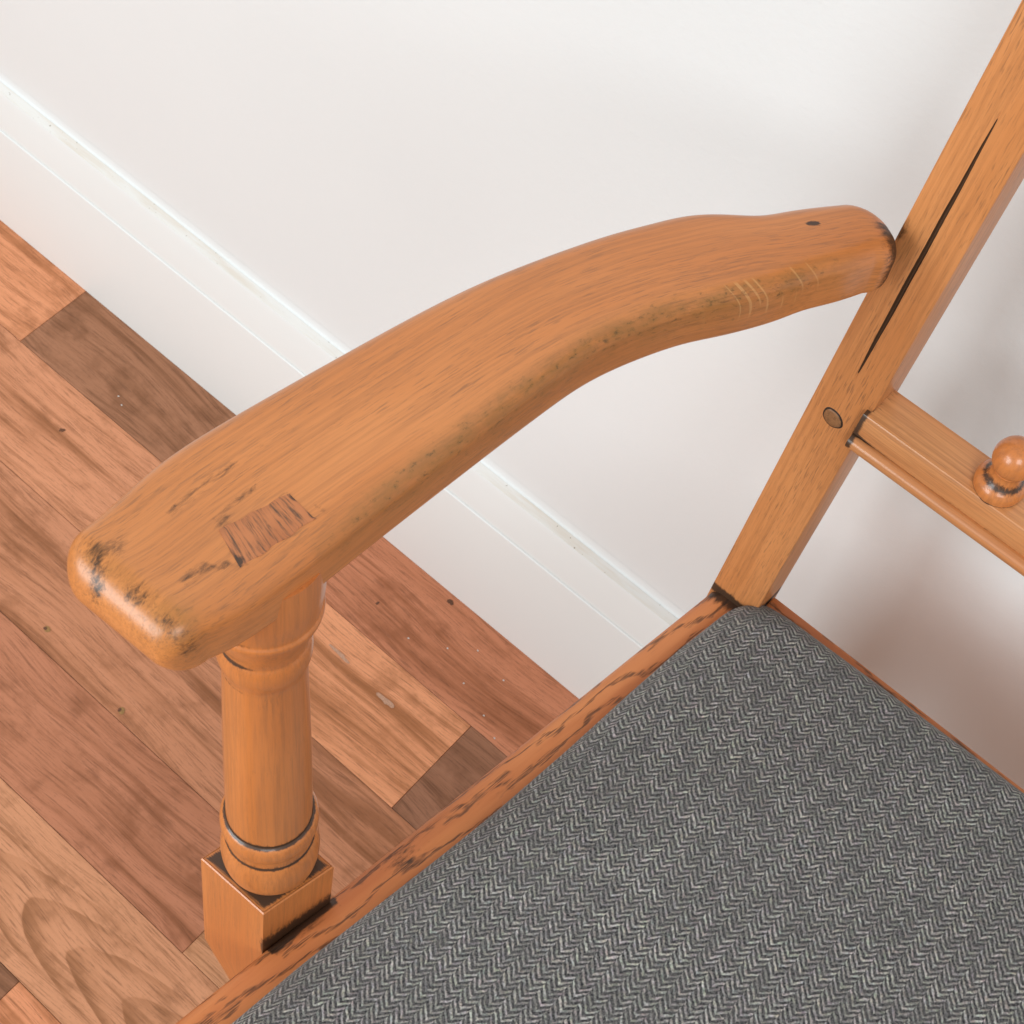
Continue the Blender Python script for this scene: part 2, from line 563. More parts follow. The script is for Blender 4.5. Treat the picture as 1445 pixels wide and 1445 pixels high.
for (x, y, r) in [(-0.4572, -0.2338, 0.0026), (-0.545, -0.2268, 0.0024)]:
    bd = board_at(x, y)
    disc('filled_nail_hole', x, y, r, M_PUTTY, bd)
    disc('nail_hole_rim', x - 0.0016, y - 0.0006, r * 0.55, M_HOLE, bd, z=0.0006)
for (x, y, r) in [(-0.6679, -0.1039, 0.0020), (-0.5311, -0.1711, 0.0018), (-0.342, -0.006, 0.0022), (-0.382, -0.0445, 0.0013)]:
    disc('nail_hole', x, y, r, M_HOLE, board_at(x, y), irregular=0.5)
for (x, y, r, sx) in [(-0.3720, -0.0945, 0.0020, 4.5), (-0.3233, -0.0985, 0.0026, 2.8)]:
    disc('paint_smear', x, y, r, M_SMEAR, board_at(x, y), irregular=0.5, sx=sx)
for (x, y) in [(-0.318, -0.036), (-0.29, -0.049), (-0.27, -0.027), (-0.345, -0.05), (-0.66, -0.052), (-0.652, -0.056), (-0.262, -0.058), (-0.30, -0.022), (-0.2445, -0.066)]:
    disc('paint_fleck', x, y, 0.0006, plain("white fleck", (0.72, 0.68, 0.64), 0.6), board_at(x, y), sx=1.4, n=8)

# ------------------------------------------------------------------ wall + skirting
WY = 0.0178
wall = make('wall', [(-4, WY, -0.02), (3, WY, -0.02), (3, WY, 2.6), (-4, WY, 2.6), (-4, WY + .1, -0.02), (3, WY + .1, -0.02), (3, WY + .1, 2.6), (-4, WY + .1, 2.6)],
            [(0, 1, 2, 3), (5, 4, 7, 6), (4, 0, 3, 7), (1, 5, 6, 2), (3, 2, 6, 7), (4, 5, 1, 0)], M_WALL, smooth=False)
wall['kind'] = 'structure'
wall['label'] = 'plain white painted wall behind the armchair'


def extrude_x(name, prof, mat, parent, x0=-4.0, x1=3.0, sharp=30, n=60):
    rings = []
    for i in range(n + 1):
        x = x0 + (x1 - x0) * i / n
        rings.append([(x, y, z) for (y, z) in prof])
    V, Fc = loft(rings)
    return make(name, V, Fc, mat, parent, sharp=sharp)


prof = [(WY - 0.0002, 0.0003), (0.0, 0.0003), (0.0, 0.1400), (0.0003, 0.1409), (0.0008, 0.1413), (0.0015, 0.14145)]
for k in range(11):     # hollow of the ogee rising to the ledge
    a = k / 10
    prof.append((0.0017 + 0.0075 * (a ** 1.15), 0.1411 + 0.0335 * (a ** 0.92)))
prof += [(0.0097, 0.1757), (WY - 0.0002, 0.1770)]
skirt = extrude_x('skirting_board', prof, M_SKIRT, wall)
led = extrude_x('skirting_ledge', [(0.0100, 0.1756), (0.0100, 0.1762), (0.0163, 0.1774), (0.0163, 0.1768)], M_DUST, skirt)
cau = [(0.0162, 0.1769), (0.0168, 0.1776), (0.0173, 0.1790), (0.01755, 0.1815), (WY - 0.0001, 0.188), (WY - 0.0001, 0.1771)]
extrude_x('caulk_bead', cau, M_WALL, skirt, sharp=60)

# ------------------------------------------------------------------ armchair
chair = empty('armchair', (0.09, -0.25, 0.0))
chair['label'] = 'wooden carver armchair with turned arm post and grey herringbone seat'
chair['category'] = 'armchair'

# ---- back stiles ----
B = Vector((-0.1252, -0.0869, 0.44))
T = Vector((-0.1184, -0.0363, 0.7799))
SD = (T - B).normalized()
SW, SDEP = 0.0248, 0.0235
SN = SD.cross(Vector((1, 0, 0))).normalized()          # pointing away from the viewer or towards
if SN.y < 0:
    SN = -SN
SX = (Vector((1, 0, 0)) - SD * SD.x).normalized()


def stile_mesh(mirror=None, groove=True):
    L0, L1 = -0.02, 0.405
    rows = []
    G, S = [], []
    z1, z2 = (0.6064 - 0.44) / SD.z, (0.7439 - 0.44) / SD.z
    N = 170
    for i in range(N + 1):
        s = L0 + (L1 - L0) * i / N
        hw = 0.00004
        if groove and z1 < s < z2:
            q = (s - z1) / (z2 - z1)
            hw = 0.00004 + 0.00108 * min(1, (4.6 * q * (1 - q))) ** 0.8 * (1 - 0.35 * q)
        if hw > 0.0002:
            hw *= 1 + 0.05 * math.sin(s * 700) * math.sin(s * 1900 + 1)
        cx = SW * (0.485 - 0.02 * (s - z1) / 0.14) + 0.00005 * math.sin(s * 190)
        bv = 0.0009
        prof = [(0, SDEP), (0, bv), (bv * .3, bv * .3), (bv, 0), (SW * .22, 0), (cx - hw - 0.00012, 0), (cx - hw, 0.00002), (cx - hw * .25, hw * 1.1), (cx + hw * .25, hw * 1.1), (cx + hw, 0.00002), (cx + hw + 0.00012, 0), (SW * .76, 0), (SW - bv, 0), (SW - bv * .3, bv * .3), (SW, bv), (SW, SDEP)]
        ring = []
        for k, (x, y) in enumerate(prof):
            p = B + SD * s + SX * x + SN * y
            if mirror is not None:
                p = Vector((2 * mirror - p.x, p.y, p.z))
            ring.append(p)
            G.append((s, x + 0.31, y))
            st = 0.0
            if groove:
                if k in (6, 7, 8, 9) and hw > 0.00015:
                    st = 0.74 if k in (7, 8) else 0.66
                d = math.hypot((s - 0.164) * .38, (x - 0.0205))
                st = max(st, 0.42 * gauss(d, 0.0022))
                # dark wax where rail and seat meet the stile
                if k >= 12:
                    st = max(st, 0.62 * gauss(s - 0.150, 0.014) * (1 if k < 15 else .5))
                st = max(st, 0.9 * gauss(s - 0.001, 0.0035))
                if k <= 3:
                    st = max(st, 0.55 * gauss(s - 0.242, 0.008))
            S.append(st)
        rows.append(ring)
    V, Fc = loft(rows)
    return V, Fc, G, S


V, Fc, G, S = stile_mesh()
stile = make('back_stile', V, Fc, M_STILE, chair, G, S, sharp=28)
XC = 0.085
V, Fc, G, S = stile_mesh(mirror=XC, groove=False)
stile2 = make('back_stile', V, Fc, M_STILE, chair, G, S, sharp=28)


# peg through the stile
def peg():
    c = B + SD * ((0.581 - 0.44) / SD.z)
    c = Vector((-0.1105, 0, 0)) + Vector((0, c.y, c.z))
    n, rx, rz = 28, 0.0047, 0.0040
    for nm, r_k, z0, mat in (('glue_line', 1.10, 0.00005, M_PEGRING), ('peg', 0.97, 0.0006, M_PEG)):
        rings = []
        G, S = [], []
        for (f, h) in ((1.0, -0.002), (1.0, z0 * .4), (0.93, z0 * .85), (0.6, z0), (0.2, z0)):
            ring = []
            for k in range(n):
                a = 2 * math.pi * k / n
                x, z = rx * r_k * f * math.cos(a) * (1 + .06 * math.sin(3 * a)), rz * r_k * f * math.sin(a)
                x, z = x * math.cos(-.5) - z * math.sin(-.5), x * math.sin(-.5) + z * math.cos(-.5)
                ring.append(c + SX * x + SD * z - SN * h)
                G.append((h + 3, x, z))
                S.append(0.6 if f > .95 else 0.28)
            rings.append(ring)
        V, Fc = loft(rings)
        yield make(nm, V, Fc, mat, chair, G, S)


ring_o, peg_o = list(peg())
peg_o.parent = stile
ring_o.parent = stile


def box_part(name, o, ex, ey, ez, mat, stainf=None, bev=0.0012, gx=0, off=(0, 0, 0)):
    V, Fc, loc = frame_box(o, ex, ey, ez, bev)
    order = {0: (0, 1, 2), 1: (1, 0, 2), 2: (2, 0, 1)}[gx]
    G = [(l[order[0]] + off[0], l[order[1]] + off[1], l[order[2]] + off[2]) for l in loc]
    S = [stainf(l) for l in loc] if stainf else None
    return make(name, V, Fc, mat, chair, G, S, sharp=35)


# rear legs below the seat
for side in (0, 1):
    x0 = B.x if side == 0 else 2 * XC - B.x - SW
    o = Vector((x0, B.y - 0.001, 0.0)) + Vector((0, 0.012, 0))
    box_part('rear_leg', Vector((x0 + 0.0006, B.y + 0.004, 0.0)), Vector((SW - .0012, 0, 0)), Vector((0, SDEP, 0)), Vector((0, -0.006, 0.418)), M_STILE, gx=2)

# ---- seat frame ----
ZS = 0.44


def rail_x(y):
    return -0.124 + 0.133 * (y + 0.0875)


YF = -0.52


def side_rail(mirror=None):
    N = 200
    rows, G, S = [], [], []
    Wd = 0.026
    for i in range(N + 1):
        y = -0.0862 + (YF + 0.0862) * i / N
        x = rail_x(y)
        prof = [(0.0, -0.050), (0.0, -0.0055), (0.0006, -0.0028), (0.0024, -0.0009), (0.0052, 0.0), (0.011, 0.0), (0.018, 0.0), (Wd, 0.0), (Wd, -0.050)]
        ring = []
        for k, (a, z) in enumerate(prof):
            px = x + a
            if mirror is not None:
                px = 2 * mirror - px
            ring.append((px, y, ZS + z))
            G.append((-y, a + z, z * .6 + .4))
            st = 0.75 * gauss(y + 0.0870, 0.006)
            inblock = (-0.349 < y < -0.3145)
            if inblock and k in (2, 3, 4):
                st = max(st, 0.9 if k < 4 else 0.32)
            if k in (3, 4, 5):
                st = max(st, 0.40 * gauss(y + 0.283, 0.013))
            if k >= 7:
                st = max(st, 0.35)
            S.append(st)
        rows.append(ring)
    V, Fc = loft(rows)
    return V, Fc, G, S


for m in (None, XC):
    V, Fc, G, S = side_rail(m)
    make('side_seat_rail', V, Fc, M_OAK, chair, G, S, sharp=40)
box_part('back_seat_rail', Vector((B.x + SW + 0.0003, -0.0925, ZS - 0.048)), Vector((2 * (XC - B.x - SW) - .0006, 0, 0)), Vector((0, 0.0225, 0)), Vector((0, 0, 0.0478)), M_OAK,
         bev=0.0015)
xf = rail_x(YF)
box_part('front_seat_rail', Vector((xf + 0.026, YF, ZS - 0.05)), Vector((2 * (XC - xf) - .052, 0, 0)), Vector((0, 0.026, 0)), Vector((0, 0, 0.0497)), M_OAK, bev=0.002)
for side in (0, 1):
    x0 = xf - 0.0005 if side == 0 else 2 * XC - xf - 0.0375
    box_part('front_leg', Vector((x0, YF - 0.012, 0.0)), Vector((0.038, 0, 0)), Vector((0, 0.0115, 0)), Vector((0, 0, 0.439)), M_OAK, gx=2)


# ---- seat cushion ----
def seat_edge_l(y):
    pts = [(-0.0745, -0.1052), (-0.0804, -0.1072), (-0.0965, -0.1115), (-0.1232, -0.1155), (-0.157, -0.1188), (-0.199, -0.1222), (-0.2427, -0.1268), (-0.2722, -0.1310), (-0.3094, -0.1368), (-0.3462, -0.1425), (-0.3797, -0.1464), (-0.52, -0.166)]
    for (ya, xa), (yb, xb) in zip(pts, pts[1:]):
        if ya >= y >= yb:
            q = (ya - y) / (ya - yb)
            return xa + (xb - xa) * q
    return pts[-1][1]


def bulge(e, r):
    q = min(max(e / r, 0), 1)
    return math.sqrt(max(0, 1 - (1 - q) ** 2))


YB, YFC = -0.0775, -0.50


def seat_pt(u, v):
    y = YB + (YFC - YB) * v
    xl = seat_edge_l(y)
    # back corners are rounded where they tuck round the stile
    xl += 0.007 * max(0, 1 - (YB - y) / 0.016) ** 2
    xr = 2 * XC - xl
    x = xl + (xr - xl) * u
    eL, eR = (x - xl), (xr - x)
    eB, eF = (YB - y), (y - YFC)
    e = min(eL, eR)
    du = 1 - (2 * u - 1) ** 2
    h = (0.0125 + 0.009 * du ** 1.2 * gauss(eB, 0.12)) * bulge(e, 0.021) ** 0.9 * bulge(eB, 0.015) ** 0.9 * bulge(eF, 0.02)
    vv = min(v / 0.55, 1.0)
    dv = 1 - (1 - vv) ** 2
    h += 0.030 * (du ** 0.85) * (dv ** 0.8) * bulge(eF, 0.06)
    return Vector((x, y, ZS + 0.0004 + h))


def grid_u(n):
    return [0.5 - 0.5 * math.cos(math.pi * (i / n)) for i in range(n + 1)]


NU, NV = 120, 120
US = grid_u(NU)
VS = grid_u(NV)
V, G = [], []
for v in VS:
    arc = 0
    row = [seat_pt(u, v) for u in US]
    mid = row[NU // 2]
    s = 0
    acc = [0]
    for k in range(1, NU + 1):
        acc.append(acc[-1] + (row[k] - row[k - 1]).length)
    for k, p in enumerate(row):
        V.append(p)
        G.append([acc[k] - acc[NU // 2] + 10.0, 0, 0])
for k in range(NU + 1):
    s = 0
    for j in range(NV + 1):
        idx = j * (NU + 1) + k
        if j:
            s += (V[idx] - V[idx - NU - 1]).length
        G[idx][1] = s + 5.0
nv = len(V)
Fc = [(j * (NU + 1) + k, j * (NU + 1) + k + 1, (j + 1) * (NU + 1) + k + 1, (j + 1) * (NU + 1) + k) for j in range(NV) for k in range(NU)]
# underside so the cushion is a solid pad
border = [k for k in range(NU + 1)] + [j * (NU + 1) + NU for j in range(1, NV + 1)] + [NV * (NU + 1) + k for k in range(NU - 1, -1, -1)] + [j * (NU + 1) for j in range(NV - 1, 0, -1)]
low = []
for i in border:
    p = V[i]
    V.append(Vector((p.x, p.y, ZS - 0.012)))
    G.append(list(G[i]))
    low.append(len(V) - 1)
nb_ = len(border)
for k in range(nb_):
    m = (k + 1) % nb_
    Fc.append((border[k], border[m], low[m], low[k]))
Fc.append(tuple(low))
cush = make('seat_cushion', V, Fc, M_TWEED, chair, G)
cush['label'] = 'grey herringbone wool seat cushion'

# wool fuzz: thousands of very short fibres standing off the cloth
rnd = random.Random(3)
FV, FF = [], []


def fibre(p, nrm, length, width, curl):
    t1 = nrm.cross(Vector((rnd.uniform(-1, 1), rnd.uniform(-1, 1), rnd.uniform(-1, 1)))).normalized()
    side = nrm.cross(t1).normalized()
    pts = []
    d = (nrm * 0.55 + t1 * rnd.uniform(0.4, 1.3)).normalized()
    q = p.copy()
    for k in range(4):
        pts.append(q.copy())
        q += d * (length / 3)
        d = (d + side * rnd.uniform(-curl, curl) - nrm * 0.30).normalized()
    base = len(FV)
    for k, q in enumerate(pts):
        wd = width * (1 - 0.22 * k)
        FV.append(q - side * wd / 2)
        FV.append(q + side * wd / 2)
    for k in range(3):
        FF.append((base + 2 * k, base + 2 * k + 1, base + 2 * k + 3, base + 2 * k + 2))


def seat_n(u, v):
    d = 0.004
    a = seat_pt(min(u + d, 1), v) - seat_pt(max(u - d, 0), v)
    b = seat_pt(u, min(v + d, 1)) - seat_pt(u, max(v - d, 0))
    n = a.cross(b).normalized()
    return n if n.z > 0 else -n


for _ in range(14000):
    r = rnd.random()
    if r < 0.45:
        u, v = rnd.random() ** 2.2 * 0.3, rnd.random()
    elif r < 0.7:
        u, v = rnd.random(), rnd.random() ** 1.5 * 0.5
    else:
        u, v = rnd.random(), rnd.random()
    u = min(max(u, 0.004), 0.996)
    v = min(max(v, 0.004), 0.996)
    fibre(seat_pt(u, v), seat_n(u, v), rnd.uniform(0.0012, 0.0034), 0.00008, 0.35)
fz = make('wool_fuzz', FV, FF, M_WOOL, cush, smooth=False)
fz['kind'] = 'stuff'

# ---- arm ----
ST = [(-0.1974, -0.3392, 0.7023, 0.0261, 0.0008), (-0.1960, -0.3292, 0.7013, 0.0277, 0.0005), (-0.1959, -0.3068, 0.6990, 0.0298, 0.0004),
      (-0.1931, -0.2790, 0.6982, 0.0288, 0.0011), (-0.1881, -0.2391, 0.6965, 0.0267, 0.0016), (-0.1839, -0.2057, 0.6942, 0.0249, 0.0018),
      (-0.1792, -0.1788, 0.6917, 0.0230, 0.0009), (-0.1690, -0.1464, 0.6877, 0.0223, -0.0015), (-0.1613, -0.1292, 0.6852, 0.0225, -0.0030),
      (-0.1543, -0.1136, 0.6828, 0.0226, -0.0036), (-0.1481, -0.1029, 0.6810, 0.0211, -0.0039), (-0.1422, -0.0932, 0.6794, 0.0186, -0.0037),
      (-0.1365, -0.0815, 0.6774, 0.0168, -0.0046), (-0.1292, -0.0660, 0.6741, 0.0134, -0.0066)]


def cr(P, i, t):
    p = [P[max(0, min(len(P) - 1, i + k))] for k in (-1, 0, 1, 2)]
    return [0.5 * (2 * b + (c - a) * t + (2 * a - 5 * b + 4 * c - d) * t * t + (3 * b - a - 3 * c + d) * t ** 3) for a, b, c, d in zip(*p)]


dense = []
for i in range(len(ST) - 1):
    n = 9
    for k in range(n):
        dense.append(cr(ST, i, k / n))
dense.append(list(ST[-1]))
for d in dense:
    q = math.hypot(d[3], d[4])
    k = (q - 0.0015 - 0.0014 * gauss(d[1] + 0.0965, 0.013)) / q
    d[3] *= k
    d[4] *= k
for _ in range(16):
    dense = [dense[0]] + [[(a + 2 * b + c) / 4 for a, b, c in zip(*dense[i - 1:i + 2])] for i in range(1, len(dense) - 1)] + [dense[-1]]
AT = 0.0130      # half thickness
# round the nose
first = dense[0]
nose = []
RC = 0.0135
for k in range(14, 0, -1):
    th = math.radians(88) * k / 14
    off = RC * math.sin(th)
    sh = 1 - (1 - math.cos(th)) * 0.40
    # nose leans: outer corner is cut back more than the inner one
    nose.append(([first[0] + 0.0026 * (1 - math.cos(th)), first[1] - off, first[2] + 0.0010 * k / 14, first[3] * sh, first[4]], math.cos(th) ** 0.9))
stations = nose + [(d, 1.0) for d in dense]
# tail: round the end against the stile
last = dense[-1]
for k in range(1, 9):
    th = math.radians(86) * k / 8
    stations.append(([last[0] + 0.0080 * math.sin(th) , last[1] + 0.0092 * math.sin(th), last[2] - 0.0012 * math.sin(th), last[3] * (0.32 + 0.68 * math.cos(th)), last[4] * (0.32 + 0.68 * math.cos(th))], 0.55 + 0.45 * math.cos(th)))


def section(a, b):
    """rounded rectangle loop (x across, z up), crowned top"""
    rt = min(0.0066, b * 0.85, a * .7)
    rb = min(0.0052, b * 0.85, a * .7)
    pts = []
    for k in range(8):
        q = math.radians(90 * k / 7)
        pts.append((a - rt + rt * math.sin(q), b - rt + rt * math.cos(q)))
    for k in range(7):
        q = math.radians(90 * k / 6)
        pts.append((a - rb + rb * math.cos(q), -b + rb - rb * math.sin(q)))
    left = [(-x, z) for (x, z) in reversed(pts)]
    tops = [(-(a - rt) + 2 * (a - rt) * k / 12, b) for k in range(1, 12)]
    bots = [((a - rb) - 2 * (a - rb) * k / 7, -b) for k in range(1, 7)]
    loop = pts + bots + left + tops
    out = []
    for (x, z) in loop:
        if z > 0:
            z += 0.0011 * (1 - (x / a) ** 2) * min(1, b / 0.012) * (z / b)
        out.append((x, z))
    return out


rows, G, S, GZ = [], [], [], []
run = 0.0
prev = None
STREAKS = [((-0.2055, -0.295), (-0.2065, -0.320), 0.0022, .43), ((-0.1945, -0.296), (-0.197, -0.313), 0.0022, .40), ((-0.1866, -0.3246), (-0.186, -0.333), 0.0022, .5),
           ((-0.1830, -0.3200), (-0.1860, -0.3300), 0.0018, .55), ((-0.203, -0.272), (-0.205, -0.287), 0.0016, .33), ((-0.194, -0.262), (-0.196, -0.285), 0.002, .30),
           ((-0.1930, -0.3150), (-0.1872, -0.2905), 0.0010, .36), ((-0.1785, -0.3195), (-0.1745, -0.2915), 0.0010, .34), ((-0.1742, -0.2895), (-0.1790, -0.2880), 0.0016, .42), ((-0.1417, -0.0824), (-0.1402, -0.0800), 0.0012, 1.0)]
for (d, bf) in stations:
    cx, cy, cz, wx, wy = d
    a = math.hypot(wx, wy)
    ux, uy = wx / a, wy / a
    if prev is not None:
        run += math.hypot(cx - prev[0], cy - prev[1])
    prev = (cx, cy)
    loop = section(a, max(AT * bf, 0.0006))
    ring = []
    for (x, z) in loop:
        px, py, pz = cx + ux * x, cy + uy * x, cz + z
        ring.append((px, py, pz))
        G.append((run, x, z))
        st = gz = 0.0
        top = z > 0.002
        if top:
            # worn rim along the nose
            rim = seg_d((px, py), (-0.2100, -0.3445), (-0.1735, -0.3440))
            st = max(st, (0.36 + 0.08 * math.sin(px * 260 + 1) + 0.06 * math.sin(px * 610)) * gauss(rim + 0.0012 * math.sin(px * 330), 0.0036))
            st = max(st, 0.52 * gauss(seg_d((px, py), (-0.2130, -0.3415), (-0.2035, -0.3500)), 0.0034), 0.40 * gauss(math.hypot((px + 0.2085), (py + 0.3400) * .5), 0.005))
            st = max(st, 0.50 * gauss(math.hypot((px + 0.1800) * .45, (py + 0.3445)), 0.0030))
            gz = max(gz, 0.8 * gauss(math.hypot((px + 0.1800) * .6, (py + 0.3430)), 0.0060), 0.35 * gauss(rim, 0.005))
            for (p0, p1, wd, k) in STREAKS:
                st = max(st, k * gauss(seg_d((px, py), p0, p1), wd))
        # brown band along the inner edge
        if x > 0 and cy > -0.30:
            q = (cy + 0.31) / 0.24
            if 0 < q < 1:
                e = abs(x - (a - 0.0018)) if z > 0 else 0.0035 + abs(z + .001)
                k = min(1, 6 * q) * (1 if q < .86 else (1 - q) / .14)
                gz = max(gz, 0.95 * gauss(e, 0.0036) * k)
                st = max(st, (0.30 if cy > -0.145 else 0.17) * gauss(e, 0.0022) * k)
        if cy > -0.066:
            st = max(st, min(0.95, (cy + 0.066) / 0.0085) * (0.80 if x > -0.002 else 0.15))
        S.append(st)
        GZ.append(gz)
    rows.append(ring)
V, Fc = loft(rows)
arm = make('arm', V, Fc, M_ARM, chair, G, S, sharp=60, glaze=GZ)

# through tenon showing in the arm top
TQ = [(-0.1922, -0.3140), (-0.1869, -0.2911), (-0.1755, -0.2918), (-0.1790, -0.3184)]


def arm_top(x, y):
    best = min(dense, key=lambda d: abs(d[1] - y))
    a = best[3]
    return best[2] + AT + 0.0011 * (1 - ((x - best[0]) / a) ** 2)


V, G, S, Fc = [], [], [], []
n = 16
for j in range(n + 1):
    for i in range(n + 1):
        p, q = i / n, j / n
        x = (TQ[0][0] * (1 - p) + TQ[1][0] * p) * (1 - q) + (TQ[3][0] * (1 - p) + TQ[2][0] * p) * q
        y = (TQ[0][1] * (1 - p) + TQ[1][1] * p) * (1 - q) + (TQ[3][1] * (1 - p) + TQ[2][1] * p) * q
        wob = 0.00035 * math.sin(17 * p + 3) * (1 if j in (0, n) else 0)
        V.append((x + wob, y + wob, arm_top(x, y) + 0.00012))
        G.append((p * 0.024, q * 0.0115, 0.3))
        st = 0
        st = max(st, 0.85 * gauss(p, 0.05) * (0.45 + 0.55 * q), 0.8 * gauss(1 - p, 0.05) * (0.5 + .5 * math.sin(9 * q)), 0.5 * gauss(1 - q, 0.05) * math.sin(8 * p) ** 2)
        st = max(st, 1.0 * gauss(math.hypot((p - 0.0) * 1.6, q - 0.86), 0.17))
        S.append(st)
Fc = [(j * (n + 1) + i, j * (n + 1) + i + 1, (j + 1) * (n + 1) + i + 1, (j + 1) * (n + 1) + i) for j in range(n) for i in range(n)]
nb0 = len(V)
bord = list(range(n + 1)) + [j * (n + 1) + n for j in range(1, n + 1)] + [n * (n + 1) + i for i in range(n - 1, -1, -1)] + [j * (n + 1) for j in range(n - 1, 0, -1)]
for i in bord:
    V.append((V[i][0], V[i][1], V[i][2] - 0.012))
    G.append(G[i])
    S.append(0.8)
for k in range(len(bord)):
    m = (k + 1) % len(bord)
    Fc.append((bord[k], bord[m], nb0 + m, nb0 + k))
Fc.append(tuple(nb0 + k for k in range(len(bord))))
make('tenon', V, Fc, M_END, arm, G, S, sharp=40)

# ---- turned arm support ----
P0 = Vector((-0.1752, -0.3275, 0.4800))
PD = (Vector((-0.1862, -0.3033, 0.7111)) - P0).normalized()
PX = (Vector((1, 0, 0)) - PD * PD.x).normalized()
PY = PD.cross(PX)
# radius profile along the axis (height above block top, radius)
PR = [(-0.003, 0.0150), (0.0002, 0.0178), (0.0030, 0.0188), (0.0075, 0.0195), (0.0125, 0.0197), (0.0175, 0.0193), (0.0210, 0.0186), (0.0232, 0.0178), (0.0240, 0.0174),
      (0.0252, 0.01745), (0.0285, 0.0176), (0.0305, 0.0179), (0.0320, 0.0184), (0.0340, 0.0189), (0.0370, 0.0191), (0.0398, 0.0187), (0.0414, 0.0179), (0.0422, 0.0170), (0.0428, 0.01665),
      (0.044, 0.01655), (0.060, 0.01640), (0.080, 0.01610), (0.100, 0.01570), (0.120, 0.01520), (0.140, 0.01465), (0.1520, 0.01430), (0.1555, 0.01430), (0.1580, 0.0147), (0.1602, 0.0153),
      (0.1630, 0.0158), (0.1660, 0.0159), (0.1690, 0.0156), (0.1710, 0.0149), (0.1717, 0.0146), (0.1727, 0.0146), (0.1760, 0.0152), (0.1800, 0.0165), (0.1850, 0.0180), (0.1890, 0.0192), (0.1910, 0.0194), (0.1920, 0.0187), (0.1930, 0.0186),
      (0.1970, 0.0191), (0.2030, 0.0196), (0.2120, 0.0197), (0.2200, 0.0195)]
dens = []
for i in range(len(PR) - 1):
    n = max(2, int((PR[i + 1][0] - PR[i][0]) / 0.0012))
    for k in range(n):
        dens.append(cr(PR, i, k / n))
dens.append(list(PR[-1]))
NS = 96
GRV = [(0.0242, .0011, 0.85, 0), (0.0426, .0010, 1.0, 0), (0.0440, .0018, 0.36, 0), (0.1721, .0011, 1.0, 1), (0.1930, .0016, .75, 1), (0.1545, .0014, .42, 1)]
rows, G, S = [], [], []
for (h, r) in dens:
    ring = []
    for k in range(NS):
        a = 2 * math.pi * k / NS
        ring.append(P0 + PD * h + PX * (r * math.cos(a)) + PY * (r * math.sin(a)))
        G.append((h + 1.0, r * math.cos(a), r * math.sin(a)))
        st = 0
        for (gh, gs, gk, one) in GRV:
            # the upper grooves only kept their wax on the side facing the front left
            if one:
                gk *= min(1, 0.12 + 1.5 * max(0, math.cos(a - math.radians(238))) ** 2)
            st = max(st, gk * gauss(h - gh, gs))
        st = max(st, .9 * gauss(h + 0.0005, 0.0016))
        if 0.0245 < h < 0.0305:
            st = max(st, 0.24)
        S.append(st)
    rows.append(ring)
V, Fc = loft(rows)
post = make('arm_support', V, Fc, M_POST, chair, G, S, sharp=70)

# square block at its foot, lapped against the seat rail
EA = Vector((0.0070, 0.0330, 0.0))
EB = Vector((-0.0351, -0.0007, -0.0005))
a_, b_ = EA.normalized(), EB.normalized()
LA, LB = EA.length, EB.length
SB = 0.0346
N0 = Vector((-0.1598, -0.3505, 0.4400))
N1 = Vector((-0.1607, -0.3462, 0.4762))
UPB = (N1 - N0).normalized()
c0 = N1
V, G, S = [], [], []
levels = [(0.0, 0.0009), (-0.0009, 0.0), (-0.010, 0), (-0.020, 0), (-0.030, 0), (-0.0365, 0), (-0.060, 0), (-0.088, 0), (-0.098, 0), (-0.108, 0), (-0.125, 0)]
nb2 = 12
rows = []
top_rows = 8
for t_i in range(top_rows):         # top face as inward rings so that the dark stain can be placed
    f = 0.02 + (t_i / (top_rows - 1)) * 0.955
    ring = []
    for side in range(4):
        for k in range(nb2):
            q = k / nb2
            cs = [(-1, -1), (1, -1), (1, 1), (-1, 1)]
            (ax, ay), (bx, by) = cs[side], cs[(side + 1) % 4]
            x, y = (ax + (bx - ax) * q) * f * SB / 2, (ay + (by - ay) * q) * f * SB / 2
            ring.append(c0 + a_ * (SB / 2 + x) * (LA / SB) + b_ * (SB / 2 + y) * (LB / SB))
            G.append((y + 2, x * 2.2, 0.1))
            S.append(0.92 - 0.30 * (t_i / 7) ** 3 if f < 0.93 else 0.12)
    rows.append(ring)
for (h, ins) in levels:
    ring = []
    for side in range(4):
        for k in range(nb2):
            q = k / nb2
            cs = [(-1, -1), (1, -1), (1, 1), (-1, 1)]
            (ax, ay), (bx, by) = cs[side], cs[(side + 1) % 4]
            x, y = (ax + (bx - ax) * q) * (SB / 2 - ins), (ay + (by - ay) * q) * (SB / 2 - ins)
            # outer face scoops in towards the rail below
            t_o = y / SB + 0.5
            sc = 0.0
            if h < -0.088:
                sc = min(1, (-h - 0.088) / 0.034) ** 1.15 * (SB - 0.012)
            p = c0 + UPB * h + a_ * (SB / 2 + x) * (LA / SB) + b_ * (SB / 2 + y - sc * t_o) * (LB / SB)
            ring.append(p)
            G.append((h + 3, x, y))
            st = 0.06 if h > -0.002 else 0
            if t_o < 0.02:
                st = max(st, 0.95 * gauss(h + 0.0345, 0.0055))
            S.append(st)
    rows.append(ring)
V, Fc = loft(rows)
blk = make('base_block', V, Fc, M_POST, post, G, S, sharp=30)

